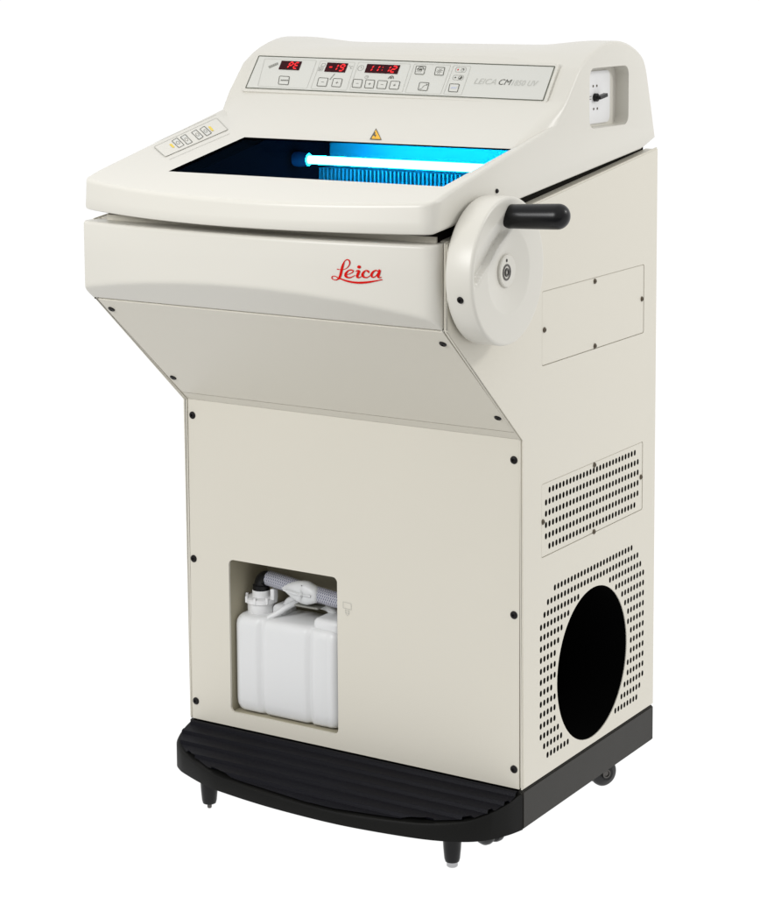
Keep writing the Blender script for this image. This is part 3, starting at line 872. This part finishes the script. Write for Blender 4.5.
lathe(bm, hp, lambda a, b, h: Vector((h, HYc + a, HZc + b + .05 * (h - .046))), 40)
obj('crank_handle', bm, ['blackplastic'], wheel, 40)

# --- base: skirt, step, feet, castors -------------------------------------------------------------
bm = bmesh.new()
fs, a, b = prism(bm, [(0.0, -.0577), (D, -.0577), (D, -.0005), (0.0, -.0005)], YZ, -.6, 0.0)
bmesh.ops.bevel(bm, geom=list(bm.edges), offset=.002, segments=2, affect='EDGES')
obj('base_skirt', bm, ['skirt'], root, 30)
outl = [(-.6, .0), (-.5982, -.022), (-.5882, -.0493), (-.5700, -.0665), (-.5479, -.0783), (-.4975, -.0985), (-.4578, -.108), (-.3705, -.1192), (-.2733, -.123), (-.2027, -.1194), (-.1136, -.1060), (-.0621, -.0885), (-.0312, -.0664), (-.0105, -.032), (-.001, .0)]
oc = catmull(outl, 6)
def ytop(x):
    for (xa, ya), (xb, yb) in zip(oc, oc[1:]):
        if xa <= x <= xb: return ya + (yb - ya) * (x - xa) / max(1e-9, xb - xa)
    return 0
plane_z = lambda y: -.0035 + .29 * y
bm = bmesh.new()                                               # solid step body
pts = [(x, y) for x, y in oc]
low = [bm.verts.new((x, y, -.0577)) for x, y in pts]; low2 = [bm.verts.new((x, y, -.0577)) for x, y in pts]
mid_ = [bm.verts.new((x, y, plane_z(y) - .004)) for x, y in pts]
def inset(x, y, k):
    return (-.3 + (x + .3) * (1 - k * .005 / .3), y * (1 - k * .03))
top = [bm.verts.new((*inset(x, y, .5), plane_z(y) - .0012)) for x, y in pts]
top2 = [bm.verts.new((*inset(x, y, 1.3), plane_z(y) - .0008)) for x, y in pts]
m_ = len(pts)
for A, B in ((low, mid_), (mid_, top), (top, top2)):
    for i in range(m_ - 1): bm.faces.new((A[i], A[i + 1], B[i + 1], B[i]))
    bm.faces.new((A[-1], A[0], B[0], B[-1]))
bm.faces.new(low[::-1]); bm.faces.new(top2)
for v in low2: bm.verts.remove(v)
step = obj('foot_step', bm, ['stepedge'], root, 40)
bm = bmesh.new()                                               # ribbed tread
ny = 110; pitch = .0232
rows = []
ys = []
y = -.0015
for r_ in range(6):
    base = -.0015 - r_ * pitch
    for f_, h_ in ((0, .0006), (.05, .0040), (.09, .0050), (.28, .0050), (.33, .0040), (.42, .0008), (.5, .0006), (.97, .0004)):
        ys.append((base - f_ * pitch, h_))
nx = 96
grid = []
for yy, hh in ys:
    row = []
    # x-range where the outline reaches beyond yy
    xs_in = [x for x, yb in oc if yb * .955 <= yy]
    if not xs_in: break
    xl = max(min(xs_in), -.594) + .003 ; xr = min(max(xs_in), -.0075)
    if xr - xl < .05: break
    for i in range(nx + 1):
        x = xl + (xr - xl) * i / nx
        row.append(bm.verts.new((x, yy, plane_z(yy) + hh * .95)))
    grid.append(row)
for A, B in zip(grid, grid[1:]):
    for i in range(nx): bm.faces.new((A[i], A[i + 1], B[i + 1], B[i]))
obj('ribbed_tread', bm, ['step'], step, 25)

def foot(x, y, rs, key):
    bm = bmesh.new()
    lathe(bm, [(0, -.0565), (.0145, -.0565), (.0142, -.070), (.0130, -.092), (.0116, -.107), (.0103, -.1115), (0, -.1115)], lambda a, b, h: Vector((x + a, y + b, h)), 28)
    f = obj('levelling_foot', bm, ['blackplastic'], root, 40)
    bm = bmesh.new()
    lathe(bm, [(0, -.1110), (rs, -.1110), (rs, -.1185), (rs * .8, -.1200), (0, -.1200)], lambda a, b, h: Vector((x + a, y + b, h)), 14)
    obj('foot_stud', bm, [key], f, 20)
foot(-.533, -.040, .0036, 'darksteel'); foot(-.097, -.037, .0082, 'steel')

def castor(x, y, twin, yaw):
    R_ = Matrix.Rotation(yaw, 4, 'Z')
    place = lambda v: Vector((x, y, 0)) + R_ @ Vector(v)
    bm = bmesh.new()
    lathe(bm, [(0, -.0565), (.020, -.0565), (.021, -.066), (.010, -.070), (0, -.070)], lambda a, b, h: place((a, b + .012, h)), 24)
    tb = bmesh.new(); box(tb, -.004, .004, -.010, .016, -.100, -.066, .002)
    vm = {v: bm.verts.new(place(v.co)) for v in tb.verts}
    for f_ in tb.faces: bm.faces.new([vm[v] for v in f_.verts])
    tb.free()
    c = obj('castor', bm, ['blackplastic'], root, 40)
    for s in (-1, 1):
        bm = bmesh.new()
        Wc = .011
        f = lambda a, b, h: place((s * (.005 + h), a, -.0975 + b))
        lathe(bm, [(0, 0), (.0215, 0), (.0225, .003), (.0222, .008), (.0190, .0125), (.012, .0150), (.0105, .0140), (0, .0135)], f, 32)
        w = obj('castor_wheel', bm, ['tyre'], c, 40)
        bm = bmesh.new()
        lathe(bm, [(.0072, .0142), (.0072, .0160), (.0048, .0165), (.0040, .0150), (0, .0155)], f, 12)
        obj('axle_cap', bm, ['darksteel'], c, 20)
    return c
castor(-.060, .366, True, math.radians(-32))
castor(-.094, .066, True, math.radians(70))
castor(-.546, .375, True, math.radians(20))
castor(-.515, .045, True, math.radians(60))

# ================================================================ THE BOTTLE in its recess
bot = empty('drain_bottle', (-.41, .05, LIFT + .0245), 'white plastic drain bottle with grey braided hose, standing in the front recess', 'bottle')
bx0, bx1, by0, by1, bz0, bz1 = -.5180, -.3225, .0070, .0900, .0250, .1800
# superellipse-like column with grooves
bm = bmesh.new()
def bottle_outline(grow=0.):
    base = rrect(bx0, bx1, by0, by1, .0150, 6)
    # densify the front and back edges
    out = []
    n_ = len(base)
    for i in range(n_):
        p, q = base[i], base[(i + 1) % n_]
        L_ = math.hypot(q[0] - p[0], q[1] - p[1]); m = max(1, int(L_ / .0035))
        for k in range(m): out.append((p[0] + (q[0] - p[0]) * k / m, p[1] + (q[1] - p[1]) * k / m))
    return out
bo = bottle_outline()
cxm, cym = (bx0 + bx1) / 2, (by0 + by1) / 2
def groove(x, y, zf):
    d = 0
    for gx in (-.4660, -.3745):
        d += .0058 * math.exp(-((x - gx) / .0042) ** 2)
    d += .0012 * math.exp(-((x - (-.342)) / .004) ** 2) 
    return d
levels = [(bz0 + .0005, .012), (bz0 + .0025, .006), (bz0 + .006, .003), (bz0 + .013, .0006), (bz0 + .022, 0)] + [(bz0 + .022 + (bz1 - .016 - bz0 - .022) * k / 10, 0) for k in range(1, 11)] + [(bz1 - .010, .0008), (bz1 - .005, .003), (bz1 - .0015, .0065), (bz1, .012)]
rings = []
for z, ins_ in levels:
    ring = []
    for x, y in bo:
        X = x; Y = y
        g = groove(x, y, 0)
        bulge = 0.0022 * math.cos((z - (bz0 + bz1) / 2) / (bz1 - bz0) * PI) * math.cos(((x + .42) / .09)) 
        if y < by0 + .002: Y = y + g - bulge
        elif y > by1 - .002: Y = y - g
        sx = (bx1 - bx0 - 2 * ins_) / (bx1 - bx0); sy = (by1 - by0 - 2 * ins_) / (by1 - by0)
        X = cxm + (X - cxm) * sx; Y = cym + (Y - cym) * sy
        ring.append(bm.verts.new((X, Y, z)))
    rings.append(ring)
for A, B in zip(rings, rings[1:]):
    for i in range(len(bo)): bm.faces.new((A[i], A[(i + 1) % len(bo)], B[(i + 1) % len(bo)], B[i]))
bm.faces.new(rings[0][::-1]); bm.faces.new(rings[-1])
bb = obj('bottle_body', bm, ['bottle'], bot, 60)
# raised shoulder and moulded handle bridge
bm = bmesh.new()
def hump(x0, x1, zt, y0, y1, r):
    box(bm, x0, x1, y0, y1, bz1 - .012, zt, r, 4)
hump(-.3740, -.3250, .1940, .0145, .0860, .0085)
hump(-.4680, -.4440, .1945, .0400, .0800, .0075)
tube_path(bm, catmull([(-.452, .058, .181), (-.446, .058, .196), (-.430, .058, .2035), (-.400, .058, .2035), (-.372, .058, .200), (-.360, .058, .190)], 5), .0075, 14)
tube_path(bm, catmull([(-.460, .020, .178), (-.448, .028, .186), (-.436, .040, .196), (-.425, .055, .202)], 5), .0048, 12)
obj('bottle_handle', bm, ['bottle'], bb, 50)
bm = bmesh.new()
NK = lambda a, b, h: Vector((-.4905 + a, .046 + b, h))
lathe(bm, [(0, .178), (.0215, .178), (.0218, .1935), (.0240, .1945), (.0255, .1955), (.0255, .2015), (.0235, .2030), (.0195, .2035), (.0150, .2040), (.0142, .2050), (.0142, .2130), (.0130, .2142), (0, .2142)], NK, 40)
for k in range(8):
    a = 2 * PI * k / 8 + .2
    box(bm, -.4905 + .0245 * math.cos(a) - .002, -.4905 + .0245 * math.cos(a) + .002, .046 + .0245 * math.sin(a) - .002, .046 + .0245 * math.sin(a) + .002, .1955, .2060, .0006, 1)
nk = obj('bottle_neck', bm, ['neck'], bot, 40)
bm = bmesh.new(); box(bm, -.4700, -.4625, .040, .052, .2015, .2185, .0015, 2)
obj('neck_tab', bm, ['neck'], bot, 30)
bm = bmesh.new()
tube_path(bm, catmull([(-.4905, .046, .2135), (-.4905, .046, .221), (-.4875, .046, .2295), (-.479, .045, .2340), (-.466, .044, .2335)], 6), .0112, 24)
lathe(bm, [(0, .2130), (.0135, .2130), (.0135, .2210), (.0120, .2220), (0, .2220)], NK, 32)
obj('hose_elbow', bm, ['blackplastic'], bot, 40)
bm = bmesh.new()
tube_path(bm, catmull([(-.4740, .044, .2345), (-.450, .041, .2330), (-.420, .038, .2300), (-.385, .036, .2260), (-.345, .035, .2220), (-.300, .036, .2195), (-.262, .040, .2180)], 7), .0120, 28, uv=True)
hs = obj('braided_hose', bm, ['hose'], bot, 40)
bm = bmesh.new()                                             # frosted wing clamp round the hose
cx_, cy_, cz_ = -.4010, .0270, .2225
shape = [(-.040, .002, .002), (-.026, .010, .008), (-.010, .0175, .0135), (.006, .0205, .015), (.018, .0170, .0135), (.027, .0120, .011), (.031, .004, .005)]
rg = []
for dx, hz, hy in catmull(shape, 4):
    ring = []
    for k in range(20):
        a = 2 * PI * k / 20; c, s = math.cos(a), math.sin(a)
        cc = math.copysign(abs(c) ** .75, c); ss = math.copysign(abs(s) ** .9, s)
        ring.append(bm.verts.new((cx_ + dx, cy_ + hy * cc * .9 + .004, cz_ + .004 + hz * .88 * ss - dx * .05)))
    rg.append(ring)
for A, B in zip(rg, rg[1:]):
    for i in range(20): bm.faces.new((A[i], A[(i + 1) % 20], B[(i + 1) % 20], B[i]))
bm.faces.new(rg[0][::-1]); bm.faces.new(rg[-1])
tube_path(bm, [(cx_ - .030, cy_ - .0055, cz_ + .005), (cx_ - .008, cy_ - .0095, cz_ + .004), (cx_ + .022, cy_ - .0080, cz_ + .003)], [.0015, .0026, .0020], 10)
tube_path(bm, [(cx_ + .002, cy_ - .006, cz_ - .008), (cx_ + .006, cy_ - .0105, cz_ + .004), (cx_ + .004, cy_ - .005, cz_ + .017)], [.002, .0030, .0016], 10)
obj('hose_clamp', bm, ['clip'], hs, 50)
# dark grip strap lying on the bottle under the clamp
bm = bmesh.new(); box(bm, -.4180, -.3740, .030, .075, .2020, .2050, .001, 1)
obj('grip_strap', bm, ['lineMid'], bot, 30)

# ================================================================ THE SETTING
def emis_mat(name, col, s):
    m = bpy.data.materials.new(name); m.use_nodes = True; nt = m.node_tree
    b = nt.nodes['Principled BSDF']; b.inputs['Base Color'].default_value = (.04, .04, .04, 1); b.inputs['Roughness'].default_value = .8; b.inputs['Specular IOR Level'].default_value = .1
    b.inputs['Emission Color'].default_value = (*col, 1); b.inputs['Emission Strength'].default_value = s
    return m
M['floor'] = emis_mat('glowing_white_floor', (1, 1, 1), 1.0)
nt = M['floor'].node_tree                                       # floor glow added to hide shadows, faded in front to darken the overhang
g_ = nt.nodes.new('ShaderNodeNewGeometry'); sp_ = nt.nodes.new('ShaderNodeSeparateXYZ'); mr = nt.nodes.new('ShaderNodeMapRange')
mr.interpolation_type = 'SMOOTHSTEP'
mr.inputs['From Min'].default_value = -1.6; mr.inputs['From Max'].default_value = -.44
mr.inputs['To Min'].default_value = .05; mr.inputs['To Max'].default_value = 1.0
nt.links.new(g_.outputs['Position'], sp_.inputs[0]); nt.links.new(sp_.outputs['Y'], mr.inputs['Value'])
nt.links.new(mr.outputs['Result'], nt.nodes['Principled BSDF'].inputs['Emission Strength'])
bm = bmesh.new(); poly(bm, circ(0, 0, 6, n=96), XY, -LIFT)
fl = obj('floor', bm, ['floor'], None, 0); fl['kind'] = 'structure'; fl['label'] = 'white floor made to glow so no shadow shows'

w = bpy.data.worlds.new('World'); scene.world = w; w.use_nodes = True
wn = w.node_tree; bg = wn.nodes['Background']; bg.inputs['Color'].default_value = (1, 1, 1, 1)
tc = wn.nodes.new('ShaderNodeTexCoord'); dt = wn.nodes.new('ShaderNodeVectorMath'); dt.operation = 'DOT_PRODUCT'
dt.inputs[1].default_value = (-.50, -.86, 0)
mr = wn.nodes.new('ShaderNodeMapRange'); mr.interpolation_type = 'SMOOTHSTEP'
mr.inputs['From Min'].default_value = .15; mr.inputs['From Max'].default_value = .85
mr.inputs['To Min'].default_value = 1.03; mr.inputs['To Max'].default_value = .60
wn.links.new(tc.outputs['Generated'], dt.inputs[0]); wn.links.new(dt.outputs['Value'], mr.inputs['Value'])
d2 = wn.nodes.new('ShaderNodeVectorMath'); d2.operation = 'DOT_PRODUCT'; d2.inputs[1].default_value = (.94, -.34, 0)
m2 = wn.nodes.new('ShaderNodeMapRange'); m2.interpolation_type = 'SMOOTHSTEP'
m2.inputs['From Min'].default_value = .50; m2.inputs['From Max'].default_value = 1.0
m2.inputs['To Min'].default_value = 1.0; m2.inputs['To Max'].default_value = .65
mu = wn.nodes.new('ShaderNodeMath'); mu.operation = 'MULTIPLY'
wn.links.new(tc.outputs['Generated'], d2.inputs[0]); wn.links.new(d2.outputs['Value'], m2.inputs['Value'])
wn.links.new(mr.outputs['Result'], mu.inputs[0]); wn.links.new(m2.outputs['Result'], mu.inputs[1])
wn.links.new(mu.outputs[0], bg.inputs['Strength'])

def area(name, loc, target, size, power, col=(1, 1, 1)):
    l = bpy.data.lights.new(name, 'AREA'); l.shape = 'RECTANGLE'; l.size, l.size_y = size; l.energy = power; l.color = col
    o = bpy.data.objects.new(name, l); C.objects.link(o); o.location = loc
    o.rotation_euler = (Vector(target) - Vector(loc)).to_track_quat('-Z', 'Y').to_euler()
area('key_softbox', (-.60, -1.75, 1.60), (-.3, -.2, .85), (.8, .6), 23, (1, 1, 1))
area('side_softbox', (1.9, 1.1, 2.1), (0, .1, .6), (.4, .4), 17, (1, .99, .97))

# ================================================================ CAMERA
q = dict(cx=1.44527117, cy=-2.6587011, cz=1.17242619)
cam = bpy.data.cameras.new('camera'); co = bpy.data.objects.new('camera', cam); C.objects.link(co)
fw = Vector((-.52695543, .84210827, -.11476776)); rt = Vector((.84802595, .52992757, -.00536286)); up = Vector((-.05630249, .10015203, .99337787))
mw = Matrix((rt, up, -fw)).transposed().to_4x4(); mw.translation = Vector((q['cx'], q['cy'], q['cz'] + LIFT))
co.matrix_world = mw
cam.sensor_fit = 'HORIZONTAL'; cam.sensor_width = 36; cam.lens = 2181.95 / 760 * 36
cam.shift_x = -(391.39 - 380) / 760; cam.shift_y = -(448.5 - 222.59) / 760
cam.clip_start = .1; cam.clip_end = 100
scene.camera = co

scene.view_settings.view_transform = 'Standard'; scene.view_settings.look = 'None'
scene.view_settings.exposure = 0; scene.view_settings.gamma = 1
scene.render.engine = 'CYCLES'
scene.cycles.max_bounces = 8
scene.cycles.use_denoising = True
scene.cycles.transparent_max_bounces = 8
